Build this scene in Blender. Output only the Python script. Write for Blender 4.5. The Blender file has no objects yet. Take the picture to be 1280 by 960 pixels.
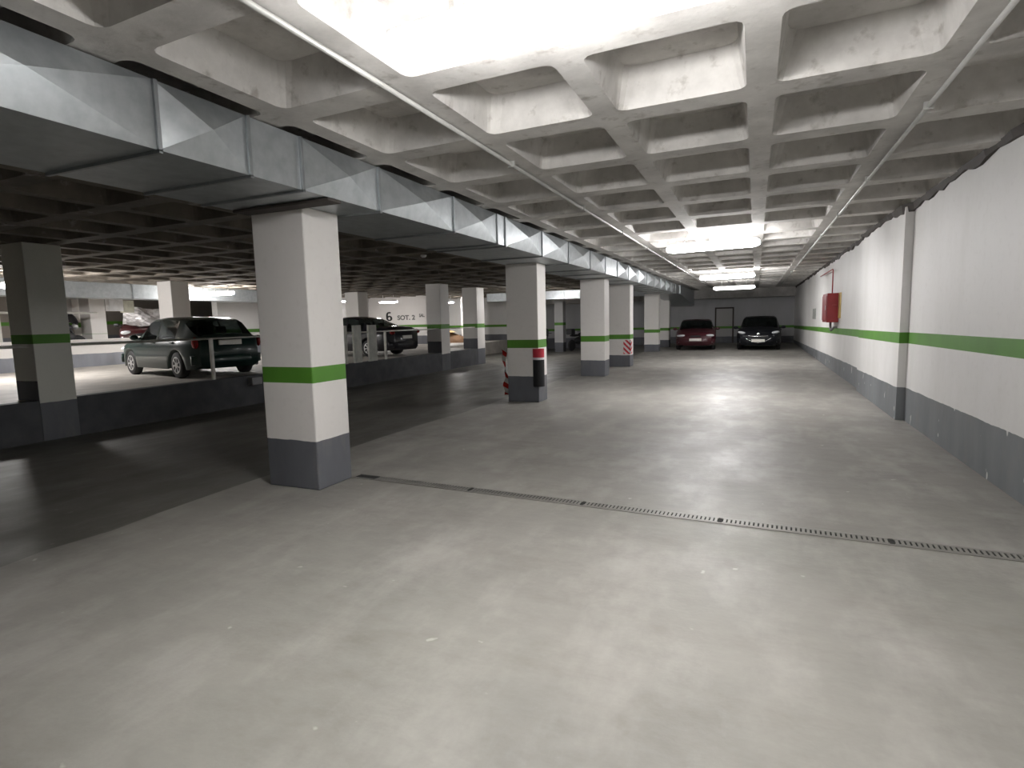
import bpy, bmesh, math, random
from mathutils import Vector, Matrix
random.seed(7)
S = bpy.context.scene
COL = S.collection
PI = math.pi

# ------------------------------------------------------------------ materials
def nd(nt, typ, **kw):
    n = nt.nodes.new(typ)
    for k, v in kw.items():
        setattr(n, k, v)
    return n

def newmat(name):
    m = bpy.data.materials.new(name); m.use_nodes = True
    nt = m.node_tree
    return m, nt, nt.nodes['Principled BSDF']

def math_node(nt, op, a, b=None, clamp=False):
    n = nd(nt, 'ShaderNodeMath', operation=op); n.use_clamp = clamp
    for i, v in enumerate((a, b)):
        if v is None: continue
        if isinstance(v, (int, float)): n.inputs[i].default_value = v
        else: nt.links.new(v, n.inputs[i])
    return n.outputs[0]

def mixc(nt, f, a, b, blend='MIX'):
    n = nd(nt, 'ShaderNodeMix', data_type='RGBA', blend_type=blend)
    for s, v in ((n.inputs[0], f), (n.inputs[6], a), (n.inputs[7], b)):
        if isinstance(v, (int, float)): s.default_value = v
        elif isinstance(v, tuple): s.default_value = (*v, 1) if len(v) == 3 else v
        else: nt.links.new(v, s)
    return n.outputs[2]

def noise(nt, scale, detail=4, rough=.55, vec=None, dist=0):
    n = nd(nt, 'ShaderNodeTexNoise')
    n.inputs['Scale'].default_value = scale; n.inputs['Detail'].default_value = detail
    n.inputs['Roughness'].default_value = rough; n.inputs['Distortion'].default_value = dist
    if vec is not None: nt.links.new(vec, n.inputs['Vector'])
    return n.outputs['Fac']

def ramp(nt, v, lo, hi):
    n = nd(nt, 'ShaderNodeMapRange'); n.inputs[1].default_value = lo; n.inputs[2].default_value = hi
    nt.links.new(v, n.inputs[0]); return n.outputs[0]

def coords(nt, scale=(1, 1, 1)):
    g = nd(nt, 'ShaderNodeNewGeometry')
    m = nd(nt, 'ShaderNodeMapping'); m.inputs['Scale'].default_value = scale
    nt.links.new(g.outputs['Position'], m.inputs['Vector'])
    return m.outputs[0]

def bump(nt, p, h, strength=.2, dist=.02):
    b = nd(nt, 'ShaderNodeBump'); b.inputs['Strength'].default_value = strength; b.inputs['Distance'].default_value = dist
    nt.links.new(h, b.inputs['Height']); nt.links.new(b.outputs[0], p.inputs['Normal'])

def plain(name, col, rough=.5, metal=0, var=.12, scale=6, coat=0, spec=None):
    m, nt, p = newmat(name)
    c = coords(nt)
    n = noise(nt, scale, vec=c)
    d = tuple(x * (1 - var) for x in col); l = tuple(min(1, x * (1 + var)) for x in col)
    nt.links.new(mixc(nt, ramp(nt, n, .3, .7), d, l), p.inputs['Base Color'])
    p.inputs['Roughness'].default_value = rough; p.inputs['Metallic'].default_value = metal
    if coat: p.inputs['Coat Weight'].default_value = coat; p.inputs['Coat Roughness'].default_value = .06
    if spec is not None: p.inputs['Specular IOR Level'].default_value = spec
    return m

def emis(name, col, strength):
    m, nt, p = newmat(name)
    p.inputs['Base Color'].default_value = (.9, .9, .9, 1)
    p.inputs['Emission Color'].default_value = (*col, 1); p.inputs['Emission Strength'].default_value = strength
    return m

WHITE = (.78, .755, .73); GREEN = (.085, .25, .025); GREY = (.115, .12, .135)

def band_paint(name, gt, gb, base, slope=0., white=WHITE, green=GREEN, grey=GREY, rough=.6, dirt=.25, chips=False, front_base=None):
    """White wall paint with a green stripe and a grey skirting coat, edges a little wavy."""
    m, nt, p = newmat(name)
    g = nd(nt, 'ShaderNodeNewGeometry')
    sp = nd(nt, 'ShaderNodeSeparateXYZ'); nt.links.new(g.outputs['Position'], sp.inputs[0])
    z = sp.outputs[2]
    if slope: z = math_node(nt, 'ADD', z, math_node(nt, 'MULTIPLY', sp.outputs[1], slope))
    wob = math_node(nt, 'MULTIPLY', math_node(nt, 'SUBTRACT', noise(nt, 2.5, 3, vec=g.outputs['Position']), .5), .035)
    zb = math_node(nt, 'ADD', z, wob)
    c = coords(nt, (1, 1, .35))
    n1 = noise(nt, 1.3, 5, .6, vec=c); n2 = noise(nt, 14, 3, vec=coords(nt))
    w = mixc(nt, math_node(nt, 'MULTIPLY', ramp(nt, n1, .42, .72), dirt), white, (white[0] * .72, white[1] * .72, white[2] * .68))
    w = mixc(nt, math_node(nt, 'MULTIPLY', ramp(nt, n2, .55, .8), .12), w, (.4, .38, .34))
    gr = mixc(nt, ramp(nt, n1, .3, .7), tuple(x * .85 for x in green), tuple(x * 1.15 for x in green))
    gy = mixc(nt, ramp(nt, n1, .3, .7), tuple(x * .8 for x in grey), tuple(x * 1.3 for x in grey))
    if chips:
        ch = noise(nt, 7, 2, .5, vec=coords(nt, (1, 1, .55)))
        gy = mixc(nt, ramp(nt, ch, .69, .71), gy, (.62, .62, .60))
    gy = mixc(nt, math_node(nt, 'MULTIPLY', ramp(nt, noise(nt, 3.2, 5, .65, vec=c), .55, .75), .35), gy, (.25, .23, .2))
    base_v = base
    if front_base is not None:
        sn = nd(nt, 'ShaderNodeSeparateXYZ'); nt.links.new(g.outputs['Normal'], sn.inputs[0])
        base_v = math_node(nt, 'ADD', base, math_node(nt, 'MULTIPLY', math_node(nt, 'LESS_THAN', sn.outputs[1], -.5), front_base - base))
    in_g = math_node(nt, 'MULTIPLY', math_node(nt, 'LESS_THAN', z, gt), math_node(nt, 'GREATER_THAN', z, gb))
    col = mixc(nt, in_g, w, gr)
    col = mixc(nt, math_node(nt, 'LESS_THAN', zb, base_v), col, gy)
    nt.links.new(col, p.inputs['Base Color'])
    p.inputs['Roughness'].default_value = rough
    bump(nt, p, n2, .08, .01)
    return m

def m_floor(name='worn_concrete', tone=1.):
    m, nt, p = newmat(name)
    c = coords(nt)
    big = noise(nt, .55, 5, .6, vec=c, dist=.4); mid = noise(nt, 2.2, 6, .62, vec=coords(nt, (1, .5, 1))); fine = noise(nt, 40, 3, vec=c)
    col = mixc(nt, ramp(nt, big, .3, .7), (.20, .192, .177), (.305, .292, .265))
    col = mixc(nt, math_node(nt, 'MULTIPLY', ramp(nt, mid, .48, .68), .55), col, (.42, .405, .375))
    col = mixc(nt, math_node(nt, 'MULTIPLY', ramp(nt, noise(nt, 1.1, 6, .7, vec=coords(nt, (.8, 1.6, 1))), .5, .72), .55), col, (.17, .155, .135))
    m2 = noise(nt, 6.5, 5, .7, vec=coords(nt, (.7, 1.3, 1)))
    col = mixc(nt, math_node(nt, 'MULTIPLY', ramp(nt, m2, .35, .7), .35), col, (.36, .345, .315))
    spots = noise(nt, 9, 2, .5, vec=c)
    col = mixc(nt, math_node(nt, 'MULTIPLY', ramp(nt, spots, .73, .77), .5), col, (.6, .58, .54))
    col = mixc(nt, math_node(nt, 'MULTIPLY', fine, .12), col, (.12, .11, .1))
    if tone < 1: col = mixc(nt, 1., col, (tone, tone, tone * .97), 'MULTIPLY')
    nt.links.new(col, p.inputs['Base Color'])
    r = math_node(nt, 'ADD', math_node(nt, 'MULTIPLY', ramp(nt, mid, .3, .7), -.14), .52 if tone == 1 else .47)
    r = math_node(nt, 'ADD', r, math_node(nt, 'MULTIPLY', ramp(nt, big, .3, .7), .1))
    nt.links.new(r, p.inputs['Roughness'])
    p.inputs['Specular IOR Level'].default_value = .42
    bump(nt, p, math_node(nt, 'ADD', fine, mid), .06, .02)
    return m

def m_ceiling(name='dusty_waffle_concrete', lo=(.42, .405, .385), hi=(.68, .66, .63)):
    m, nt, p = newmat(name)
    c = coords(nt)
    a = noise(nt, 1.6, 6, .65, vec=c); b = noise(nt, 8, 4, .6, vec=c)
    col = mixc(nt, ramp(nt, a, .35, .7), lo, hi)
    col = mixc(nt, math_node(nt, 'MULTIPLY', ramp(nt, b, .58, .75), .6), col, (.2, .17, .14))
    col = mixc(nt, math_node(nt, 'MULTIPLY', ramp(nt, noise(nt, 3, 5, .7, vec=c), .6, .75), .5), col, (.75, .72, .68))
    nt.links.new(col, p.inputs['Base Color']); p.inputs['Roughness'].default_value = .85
    bump(nt, p, b, .25, .02)
    return m

def m_galv():
    m, nt, p = newmat('galvanised_sheet')
    c = coords(nt)
    n = noise(nt, 9, 4, .6, vec=c)
    nt.links.new(mixc(nt, ramp(nt, n, .3, .7), (.40, .43, .445), (.52, .55, .565)), p.inputs['Base Color'])
    p.inputs['Metallic'].default_value = .7; p.inputs['Roughness'].default_value = .4
    return m

def m_glass(name, tint=(.30, .34, .33)):
    m, nt, p = newmat(name)
    out = nt.nodes['Material Output']
    p.inputs['Base Color'].default_value = (.008, .01, .01, 1); p.inputs['Roughness'].default_value = .04
    p.inputs['Specular IOR Level'].default_value = .6
    t = nd(nt, 'ShaderNodeBsdfTransparent'); t.inputs[0].default_value = (*tint, 1)
    mx = nd(nt, 'ShaderNodeMixShader'); mx.inputs[0].default_value = .45
    nt.links.new(t.outputs[0], mx.inputs[1]); nt.links.new(p.outputs[0], mx.inputs[2]); nt.links.new(mx.outputs[0], out.inputs[0])
    return m

def m_stripes(name, ax=(0, 1, 1), freq=9., c1=(.8, .78, .75), c2=(.62, .03, .03), duty=.5, phase=0):
    m, nt, p = newmat(name)
    g = nd(nt, 'ShaderNodeNewGeometry')
    d = nd(nt, 'ShaderNodeVectorMath', operation='DOT_PRODUCT'); d.inputs[1].default_value = ax
    nt.links.new(g.outputs['Position'], d.inputs[0])
    f = math_node(nt, 'FRACT', math_node(nt, 'ADD', math_node(nt, 'MULTIPLY', d.outputs['Value'], freq), phase))
    nt.links.new(mixc(nt, math_node(nt, 'LESS_THAN', f, duty), c1, c2), p.inputs['Base Color'])
    p.inputs['Roughness'].default_value = .45
    return m

M = dict(
    ceil=m_ceiling(), ceil_brown_shade=m_ceiling('shaded_brown_concrete', (.13, .113, .092), (.24, .21, .172)), galv=m_galv(), glass=m_glass('dark_car_glass'),
    flange=plain('duct_flange', (.34, .36, .37), .45, .8), rubber=plain('black_rubber', (.018, .018, .019), .7),
    gasket=plain('dark_gasket', (.06, .05, .045), .8), steel=plain('painted_steel_pipe', (.52, .52, .50), .4, .3),
    rail=plain('pale_rail', (.55, .54, .5), .4, .2), lampbody=plain('white_lamp_body', (.8, .8, .8), .4),
    tube=emis('lamp_diffuser', (1, .985, .985), 46), tube_dim=emis('lamp_diffuser_old', (1, .985, .975), 40), tube_far=emis('lamp_diffuser_far', (1, .98, .98), 10), tube_left=emis('lamp_diffuser_side_hall', (1, .97, .95), 75), tube_mid=emis('lamp_diffuser_hall', (1, .96, .95), 22),
    kerb=plain('dark_kerb_paint', (.07, .073, .08), .7, var=.25, scale=3), kerbtop=plain('kerb_top_concrete', (.3, .29, .27), .8),
    upfloor=plain('pale_screed', (.47, .44, .40), .6, var=.2, scale=2), white=plain('white_paint', WHITE, .6),
    post=plain('post_white', (.62, .63, .58), .7, var=.15), dark=plain('black_plastic', (.02, .02, .022), .55),
    red=plain('red_cabinet_enamel', (.28, .016, .02), .45, var=.08), redpipe=plain('red_pipe_paint', (.34, .03, .035), .45),
    hose=plain('grey_hose', (.16, .16, .16), .6), yellow=plain('yellow_board', (.62, .45, .16), .7),
    grate=plain('zinc_grate', (.30, .29, .27), .5, .6), slot=plain('drain_dark', (.02, .02, .018), .9),
    plate=plain('plate_white', (.80, .78, .72), .5, var=.03), lens=plain('lamp_lens', (.75, .78, .8), .2, .2), tail=plain('tail_red', (.28, .012, .012), .25),
    chrome=plain('chrome', (.75, .76, .78), .15, 1), hub=plain('wheel_silver', (.5, .5, .5), .4, .5),
    green=plain('green_car_paint', (.005, .026, .021), .38, 0, .06, coat=.45), black=plain('black_car_paint', (.004, .005, .008), .45, 0, .06, coat=.15, spec=.3),
    maroon=plain('maroon_car_paint', (.06, .008, .014), .4, 0, .06, coat=.5), navy=plain('near_black_navy_paint', (.008, .008, .014), .3, 0, .06, coat=1),
    wine=plain('dark_wine_paint', (.045, .008, .010), .32, coat=1), teal=plain('teal_grey_paint', (.18, .27, .28), .35, coat=1),
    seat=plain('dark_seat_cloth', (.03, .03, .035), .9), foil=plain('silver_sheet', (.62, .60, .60), .35, .35, .2),
    tarp=plain('brown_tarpaulin', (.17, .085, .035), .8, var=.3, scale=4), tan=plain('tan_cover', (.42, .28, .12), .8),
    paper=plain('white_board', (.72, .70, .68), .6), notice=plain('grey_notice', (.33, .34, .32), .7, var=.5, scale=18),
    letter=plain('black_lettering', (.02, .02, .02), .7), greyletter=plain('grey_lettering', (.16, .16, .15), .7),
    foam=plain('black_foam', (.007, .007, .009), .75), redband=plain('red_foam_band', (.45, .02, .04), .6), whiteline=plain('white_tape', (.7, .68, .7), .5),
    box=plain('grey_plastic_box', (.28, .28, .29), .6), brown=plain('brown_door', (.10, .06, .045), .7), door=plain('grey_door_paint', (.46, .45, .44), .6),
)

# ------------------------------------------------------------------ helpers
def finish(bm, name, mat, parent=None, smooth=False):
    me = bpy.data.meshes.new(name); bm.normal_update(); bm.to_mesh(me); bm.free()
    if smooth:
        for p in me.polygons: p.use_smooth = True
    o = bpy.data.objects.new(name, me); COL.objects.link(o)
    for m in (mat if isinstance(mat, (list, tuple)) else [mat]): me.materials.append(m)
    if parent: o.parent = parent
    return o

def box(bm, x0, x1, y0, y1, z0, z1, bev=0):
    r = bmesh.ops.create_cube(bm, size=1)
    vs = r['verts']
    for v in vs:
        v.co = Vector(((x0 + x1) / 2 + v.co.x * (x1 - x0), (y0 + y1) / 2 + v.co.y * (y1 - y0), (z0 + z1) / 2 + v.co.z * (z1 - z0)))
    if bev:
        es = list({e for v in vs for e in v.link_edges})
        bmesh.ops.bevel(bm, geom=es, offset=bev, segments=2, affect='EDGES', profile=.5)
    return vs

def tube(bm, a, b, r, n=12, r2=None):
    a, b = Vector(a), Vector(b); d = b - a
    q = d.to_track_quat('Z', 'Y').to_matrix().to_4x4()
    bmesh.ops.create_cone(bm, cap_ends=True, segments=n, radius1=r, radius2=r if r2 is None else r2, depth=d.length, matrix=Matrix.Translation((a + b) / 2) @ q)

def path_tube(bm, pts, r, n=10):
    pts = [Vector(p) for p in pts]; rings = []
    for i, p in enumerate(pts):
        d = (pts[min(i + 1, len(pts) - 1)] - pts[max(i - 1, 0)]).normalized()
        q = d.to_track_quat('Z', 'Y')
        rings.append([bm.verts.new(p + q @ Vector((r * math.cos(2 * PI * k / n), r * math.sin(2 * PI * k / n), 0))) for k in range(n)])
    for a, b in zip(rings, rings[1:]):
        for k in range(n): bm.faces.new((a[k], a[(k + 1) % n], b[(k + 1) % n], b[k]))
    bm.faces.new(rings[0][::-1]); bm.faces.new(rings[-1])

def lathe(bm, prof, n=28, axis='y'):
    """prof: (radius, offset along axis)"""
    rings = []
    for r, o in prof:
        ring = []
        for k in range(n):
            t = 2 * PI * k / n
            ring.append(bm.verts.new((r * math.cos(t), o, r * math.sin(t)) if axis == 'y' else (r * math.cos(t), r * math.sin(t), o)))
        rings.append(ring)
    for a, b in zip(rings, rings[1:]):
        for k in range(n): bm.faces.new((a[k], b[k], b[(k + 1) % n], a[(k + 1) % n]))
    bm.faces.new(rings[0]); bm.faces.new(rings[-1][::-1])

def ellipsoid(bm, c, s, rot=None, u=16, v=10):
    mt = Matrix.Translation(c) @ (rot or Matrix.Identity(4)) @ Matrix.Diagonal((*s, 1))
    bmesh.ops.create_uvsphere(bm, u_segments=u, v_segments=v, radius=1, matrix=mt)

def tag(o, label, cat, group=None, kind=None):
    o['label'] = label; o['category'] = cat
    if group: o['group'] = group
    if kind: o['kind'] = kind
    return o

def thing(name, loc, label, cat, rz=0, group=None):
    o = bpy.data.objects.new(name, None); COL.objects.link(o)
    o.location = loc; o.rotation_euler = (0, 0, rz); o.empty_display_size = .2
    return tag(o, label, cat, group)

def struct(name, bm, mat, label, cat):
    o = finish(bm, name, mat); o['kind'] = 'structure'; o['label'] = label; o['category'] = cat
    return o

def dup(root, loc, rz, label, group=None):
    r = root.copy(); COL.objects.link(r); r.location = loc; r.rotation_euler = (0, 0, rz); r['label'] = label
    if group: r['group'] = group
    for ch in list(root.children):
        c = ch.copy(); COL.objects.link(c); c.parent = r
        for g in list(ch.children):
            d = g.copy(); COL.objects.link(d); d.parent = c
    return r

# ------------------------------------------------------------------ setting
WX, YB, YF = 1.92, 34.0, -6.0         # right wall, far wall, wall behind the camera
KX = -10.75; UZ = .375; LZ = -.30     # edge of the raised half, its level, low edge of the sunken bay floor
RIB, COF = 2.93, 3.19

bm = bmesh.new()
def quad(*p): return bm.faces.new([bm.verts.new(q) for q in p])
xs = [(WX + .3, 0), (-4.5, 0), (KX - .05, LZ), (-24, LZ)]
EDGE = [(YF - .2 + k * .4, -4.5 + random.uniform(-.035, .035) + .05 * math.sin(k * .37)) for k in range(102)]
def fl(xo, zo):
    for (ya, ea), (yb, eb) in zip(EDGE, EDGE[1:]):
        f = quad((xo, ya, zo), (xo, yb, zo), (eb, yb, 0), (ea, ya, 0)); f.normal_update()
        if f.normal.z < 0: f.normal_flip()
fl(WX + .3, 0)
struct('floor', bm, m_floor(), 'worn grey concrete floor of the driving aisle', 'floor')
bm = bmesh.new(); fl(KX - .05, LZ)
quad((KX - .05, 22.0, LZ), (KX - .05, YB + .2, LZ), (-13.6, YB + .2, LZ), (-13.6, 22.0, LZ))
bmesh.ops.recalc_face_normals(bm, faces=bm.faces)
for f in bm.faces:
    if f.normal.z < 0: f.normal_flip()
struct('floor_bays', bm, m_floor('shade_darkened_concrete', .47), 'darker concrete of the sunken bays left of the pillar row, shade included in its colour', 'floor')  # separate darker slab, deepened further so its colour carries this side's shade

bm = bmesh.new()   # raised half level
box(bm, -27, KX - .22, YF, 22.1, LZ - .3, UZ); box(bm, -27, -13.5, 22.1, YB, LZ - .3, UZ)
struct('floor_raised', bm, M['upfloor'], 'pale raised floor behind the dark kerb wall', 'floor')
bm = bmesh.new(); box(bm, KX - .22, KX, YF, 22.1, LZ - .02, UZ + .004)
kerb = struct('trim_1', bm, M['kerb'], 'dark grey kerb wall along the edge of the raised floor', 'kerb')

# waffle ceiling: rounded tapered coffers, rows very slightly skewed
NX, NY, PX, PY = 29, 35, 1.0, 1.15
X0, Y0 = -26.0, -6.0 - .2
def sk(x, y): return y - .045 * (x + 1)
def ring(bm, x0, x1, y0, y1, z, r):
    out = []
    for cx, cy, a0 in ((x1 - r, y1 - r, 0), (x0 + r, y1 - r, 90), (x0 + r, y0 + r, 180), (x1 - r, y0 + r, 270)):
        for k in range(4):
            a = math.radians(a0 + 30 * k); px, py = cx + r * math.cos(a), cy + r * math.sin(a)
            out.append(bm.verts.new((px, sk(px, py), z)))
    return out
def waffle(name, mat, label, lo_x, hi_x):
    bm = bmesh.new()
    for i in range(NX):
        xa = X0 + i * PX
        xb = min(xa + PX, WX + .3)
        if xb - xa < .3 or not (lo_x - .01 <= xa < hi_x - .01): continue
        for j in range(-2, NY + 3):
            ya = 5.38 + (j - 10) * PY; yb = ya + PY
            o_ = [bm.verts.new((x, sk(x, y), RIB)) for x, y in ((xb, yb), (xa, yb), (xa, ya), (xb, ya))]
            hw = .085
            A = ring(bm, xa + hw, xb - hw, ya + hw + .03, yb - hw - .03, RIB, .07)
            B = ring(bm, xa + hw + .05, xb - hw - .05, ya + hw + .08, yb - hw - .08, COF, .10)
            for k in range(4):
                seg = A[4 * k:4 * k + 4]
                bm.faces.new([o_[k]] + seg[::-1])
                nx = A[(4 * k + 4) % 16]
                bm.faces.new([o_[k], seg[3], nx, o_[(k + 1) % 4]][::-1])
            for k in range(16): bm.faces.new((A[k], A[(k + 1) % 16], B[(k + 1) % 16], B[k]))
            bm.faces.new(B)
    bmesh.ops.remove_doubles(bm, verts=bm.verts, dist=.0005)
    bmesh.ops.recalc_face_normals(bm, faces=bm.faces)
    box(bm, max(lo_x, -27), min(hi_x, WX + .4), YF - 3, YB + 4, COF + .005, COF + .2)
    struct(name, bm, mat, label, 'ceiling')
waffle('ceiling', M['ceil'], 'pale waffle slab ceiling over the aisle with rows of rectangular coffers', -4, 99)
waffle('ceiling_bays', M['ceil_brown_shade'], 'brown waffle slab ceiling left of the long duct, colour darkened for shade', -99, -4)  # brown concrete, colour lowered further to hold the shade of the unlit side

# right wall with its shallow buttress
bm = bmesh.new()
box(bm, WX, WX + .3, YF - .3, YB + .3, -.3, RIB + .02)
box(bm, WX - .10, WX + .1, 9.3, 12.7, -.05, RIB - .03)
box(bm, WX - .04, WX + .1, 12.7, YB, -.05, RIB - .03)
struct('wall_right', bm, band_paint('right_wall_paint', 1.335, 1.185, .575, .0125, white=(.80, .79, .78), grey=(.165, .175, .185), chips=True, dirt=.35),
       'long white wall with green stripe and scuffed grey base on the right', 'wall')
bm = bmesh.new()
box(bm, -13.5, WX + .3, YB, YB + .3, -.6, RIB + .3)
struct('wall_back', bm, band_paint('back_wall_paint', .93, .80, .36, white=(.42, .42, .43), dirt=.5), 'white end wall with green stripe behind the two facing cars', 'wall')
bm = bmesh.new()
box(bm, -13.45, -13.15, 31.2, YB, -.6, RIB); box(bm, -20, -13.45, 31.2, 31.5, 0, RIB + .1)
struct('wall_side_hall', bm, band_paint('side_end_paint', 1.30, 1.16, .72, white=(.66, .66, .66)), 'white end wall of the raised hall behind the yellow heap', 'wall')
bm = bmesh.new()
box(bm, -27, WX + .3, YF - .3, YF, -.6, RIB + .3)
struct('wall_front', bm, band_paint('front_wall_paint', 1.13, .98, .46), 'wall behind the camera', 'wall')
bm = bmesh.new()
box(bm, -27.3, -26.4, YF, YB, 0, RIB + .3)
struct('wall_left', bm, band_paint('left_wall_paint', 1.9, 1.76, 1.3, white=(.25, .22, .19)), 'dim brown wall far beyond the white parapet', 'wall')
bm = bmesh.new(); box(bm, -13.0, WX, 33.0, YB, 2.46, RIB + .1)
struct('trim_2', bm, M['ceil'], 'dark downstand beam above the end wall', 'beam')

bm = bmesh.new(); box(bm, -20.3, -20.0, 16.6, 26.5, UZ, RIB + .1)
struct('wall_hall', bm, band_paint('hall_wall_paint', 1.42, 1.28, .83, white=(.72, .71, .70), dirt=.2), 'pale wall of the raised hall behind the roof of the green car', 'wall')
bm = bmesh.new(); pr = None
for k in range(196):
    y = YF + k * .2; xw = (WX if y < 9.3 else WX - .10 if y < 12.7 else WX - .04) - .012 - random.random() * .03
    zb = RIB - .03 - .06 * random.random() ** 2 - (.05 if 8.9 < y < 10 else 0)
    q = [bm.verts.new(p) for p in ((xw, y, zb), (xw - .02, y, RIB + .01), (WX + .05, y, RIB + .01), (WX + .05, y, zb))]
    if pr:
        for m in range(4): bm.faces.new((pr[m], pr[(m + 1) % 4], q[(m + 1) % 4], q[m]))
    else: bm.faces.new(q)
    pr = q
bm.faces.new(pr)
bmesh.ops.recalc_face_normals(bm, faces=bm.faces)
struct('trim_3', bm, M['gasket'], 'dark ragged joint between the right wall and the ceiling', 'trim')
# wall with bay number
bm = bmesh.new(); box(bm, -20.3, -15.42, 26.502, 26.75, UZ, RIB + .1)
w6 = struct('wall_bay', bm, band_paint('bay_wall_paint', 1.42, 1.28, .83, dirt=.1), 'white wall painted with bay number 6', 'wall')
def lettering(txt, x, z, h, mat, y, parent, squash=1.):
    cu = bpy.data.curves.new('lettering', 'FONT'); cu.body = txt; cu.size = h / .70; cu.extrude = .002; cu.offset = (.022 if txt == '6' else .016) * h / .3
    t = bpy.data.objects.new('tmp', cu); COL.objects.link(t)
    dg = bpy.context.evaluated_depsgraph_get(); me = bpy.data.meshes.new_from_object(t.evaluated_get(dg))
    bpy.data.objects.remove(t)
    me.transform(Matrix.Translation((x, y, z)) @ Matrix.Rotation(PI / 2, 4, 'X') @ Matrix.Diagonal((squash, 1, 1, 1)))
    o = bpy.data.objects.new('lettering', me); COL.objects.link(o); me.materials.append(mat); o.parent = parent
    o['label'] = 'painted characters ' + txt
    return o
b = bmesh.new(); pr = None
STROKE = [(.36, .93), (.27, .985), (.17, .97), (.09, .88), (.055, .72), (.05, .52), (.055, .33), (.10, .17), (.20, .09), (.31, .10), (.39, .19), (.415, .33), (.38, .47), (.29, .55), (.19, .545), (.11, .47), (.06, .38)]
for k, (u, v) in enumerate(STROKE):
    u0, v0 = STROKE[max(k - 1, 0)]; u1, v1 = STROKE[min(k + 1, len(STROKE) - 1)]
    d = Vector((u1 - u0, v1 - v0)).normalized(); n_ = Vector((-d.y, d.x)) * .082; yy = .0002 * k
    q = [b.verts.new((.78 * (u + s_ * n_.x), -yy - dy, .48 * (v + s_ * n_.y))) for s_, dy in ((1, 0), (1, .004), (-1, .004), (-1, 0))]
    if pr:
        for m_ in range(4): b.faces.new((pr[m_], pr[(m_ + 1) % 4], q[(m_ + 1) % 4], q[m_]))
    pr = q
bmesh.ops.recalc_face_normals(b, faces=b.faces)
o = finish(b, 'lettering', M['letter'], w6); o.location = (-18.88, 26.499, 1.64); o['label'] = 'big painted bay number 6'

lettering('SOT. 2', -18.16, 1.70, .24, M['greyletter'], 26.496, w6, 1.15)
lettering('SAL.', -16.76, 1.83, .17, M['greyletter'], 26.496, w6, .8)

# parapet of the raised hall + rail
bm = bmesh.new()
box(bm, -19.6, -19.35, YF, 22.0, UZ, 1.20); box(bm, -19.63, -19.32, YF, 22.0, 1.20, 1.235)
struct('wall_parapet', bm, band_paint('parapet_paint', -9, -10, .78, grey=(.24, .25, .28), dirt=.1), 'low white parapet wall with grey base across the raised hall', 'wall')

bm = bmesh.new(); box(bm, -26.4, -19.6, YF, YB, UZ - .1, .75)
struct('floor_upper', bm, M['upfloor'], 'floor of the higher hall hidden behind the white parapet', 'floor')
# white panelled wall piece and cabinet behind the parapet
bm = bmesh.new(); box(bm, -22.0, -20.77, 11.7, 11.95, .75, RIB)
struct('wall_partition', bm, band_paint('partition_paint', 1.78, 1.62, .9, dirt=.15), 'white partition with green stripe beyond the parapet', 'wall')

# ------------------------------------------------------------------ pillars
def pillar(x0, x1, y0, y1, z0, z1, gt, gb, base, label, white=WHITE, group='painted square pillars', fb=None):
    cx, cy = (x0 + x1) / 2, (y0 + y1) / 2
    b = bmesh.new()
    box(b, x0 - cx, x1 - cx, y0 - cy, y1 - cy, 0, z1 - z0, .012)
    m = band_paint('pillar_paint', gt, gb, base, white=white, dirt=.12, front_base=fb)
    o = finish(b, 'pillar', m); o.location = (cx, cy, z0)
    return tag(o, label, 'pillar', group, 'thing')
PF = -3.63; DB = 2.53
pillar(-4.23, PF, 3.94, 4.40, 0, DB, 1.13, .985, .455, 'big white pillar closest to the camera at the end of the floor drain')
pillar(-4.25, PF, 9.70, 10.15, 0, DB, 1.15, 1.0, .475, 'white pillar wearing a black foam guard with red top on its corner')
pillar(-4.25, -3.60, 14.55, 15.05, 0, DB, 1.06, .91, .42, 'white pillar between the foam guarded pillar and the hazard striped pillar')
pillar(-4.25, -3.56, 17.6, 18.1, 0, DB, 1.0, .86, .36, 'white pillar with red and white hazard stripes on its corner')
pillar(-4.55, -3.93, 25.6, 26.1, 0, DB, .98, .84, .32, 'white pillar standing left of the maroon car')
pillar(-4.68, -4.02, 29.6, 30.1, 0, DB, .97, .83, .36, 'farthest white pillar under the long duct, near the end wall')
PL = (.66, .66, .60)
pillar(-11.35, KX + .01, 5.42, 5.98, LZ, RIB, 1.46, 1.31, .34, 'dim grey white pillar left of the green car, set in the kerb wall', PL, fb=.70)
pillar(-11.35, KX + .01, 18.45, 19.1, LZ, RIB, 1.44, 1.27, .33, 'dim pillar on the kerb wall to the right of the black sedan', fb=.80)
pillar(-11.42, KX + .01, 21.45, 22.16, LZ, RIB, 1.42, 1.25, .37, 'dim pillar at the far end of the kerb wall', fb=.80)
pillar(-16.75, -16.15, 11.85, 12.45, UZ, RIB, .9, .78, .6, 'pale pillar rising behind the roof of the green car')
pillar(-16.85, -16.15, 20.6, 21.3, UZ, RIB, .9, .78, .6, 'pale pillar rising behind the roof of the black sedan')
pillar(-15.55, -14.85, 29.0, 29.6, UZ, RIB, 1.30, 1.16, .72, 'pale pillar beside the yellow brown heap', (.62, .60, .58))
pillar(-20.75, -20.2, 11.9, 12.4, .75, RIB, 1.4, 1.39, .5, 'bright white pillar beyond the parapet')
pillar(-10.25, -9.75, 30.0, 30.5, LZ, DB - .01, 1.35, 1.2, .25, 'dim pillar beside the motorcycles at the dark end', (.5, .5, .5))

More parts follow.
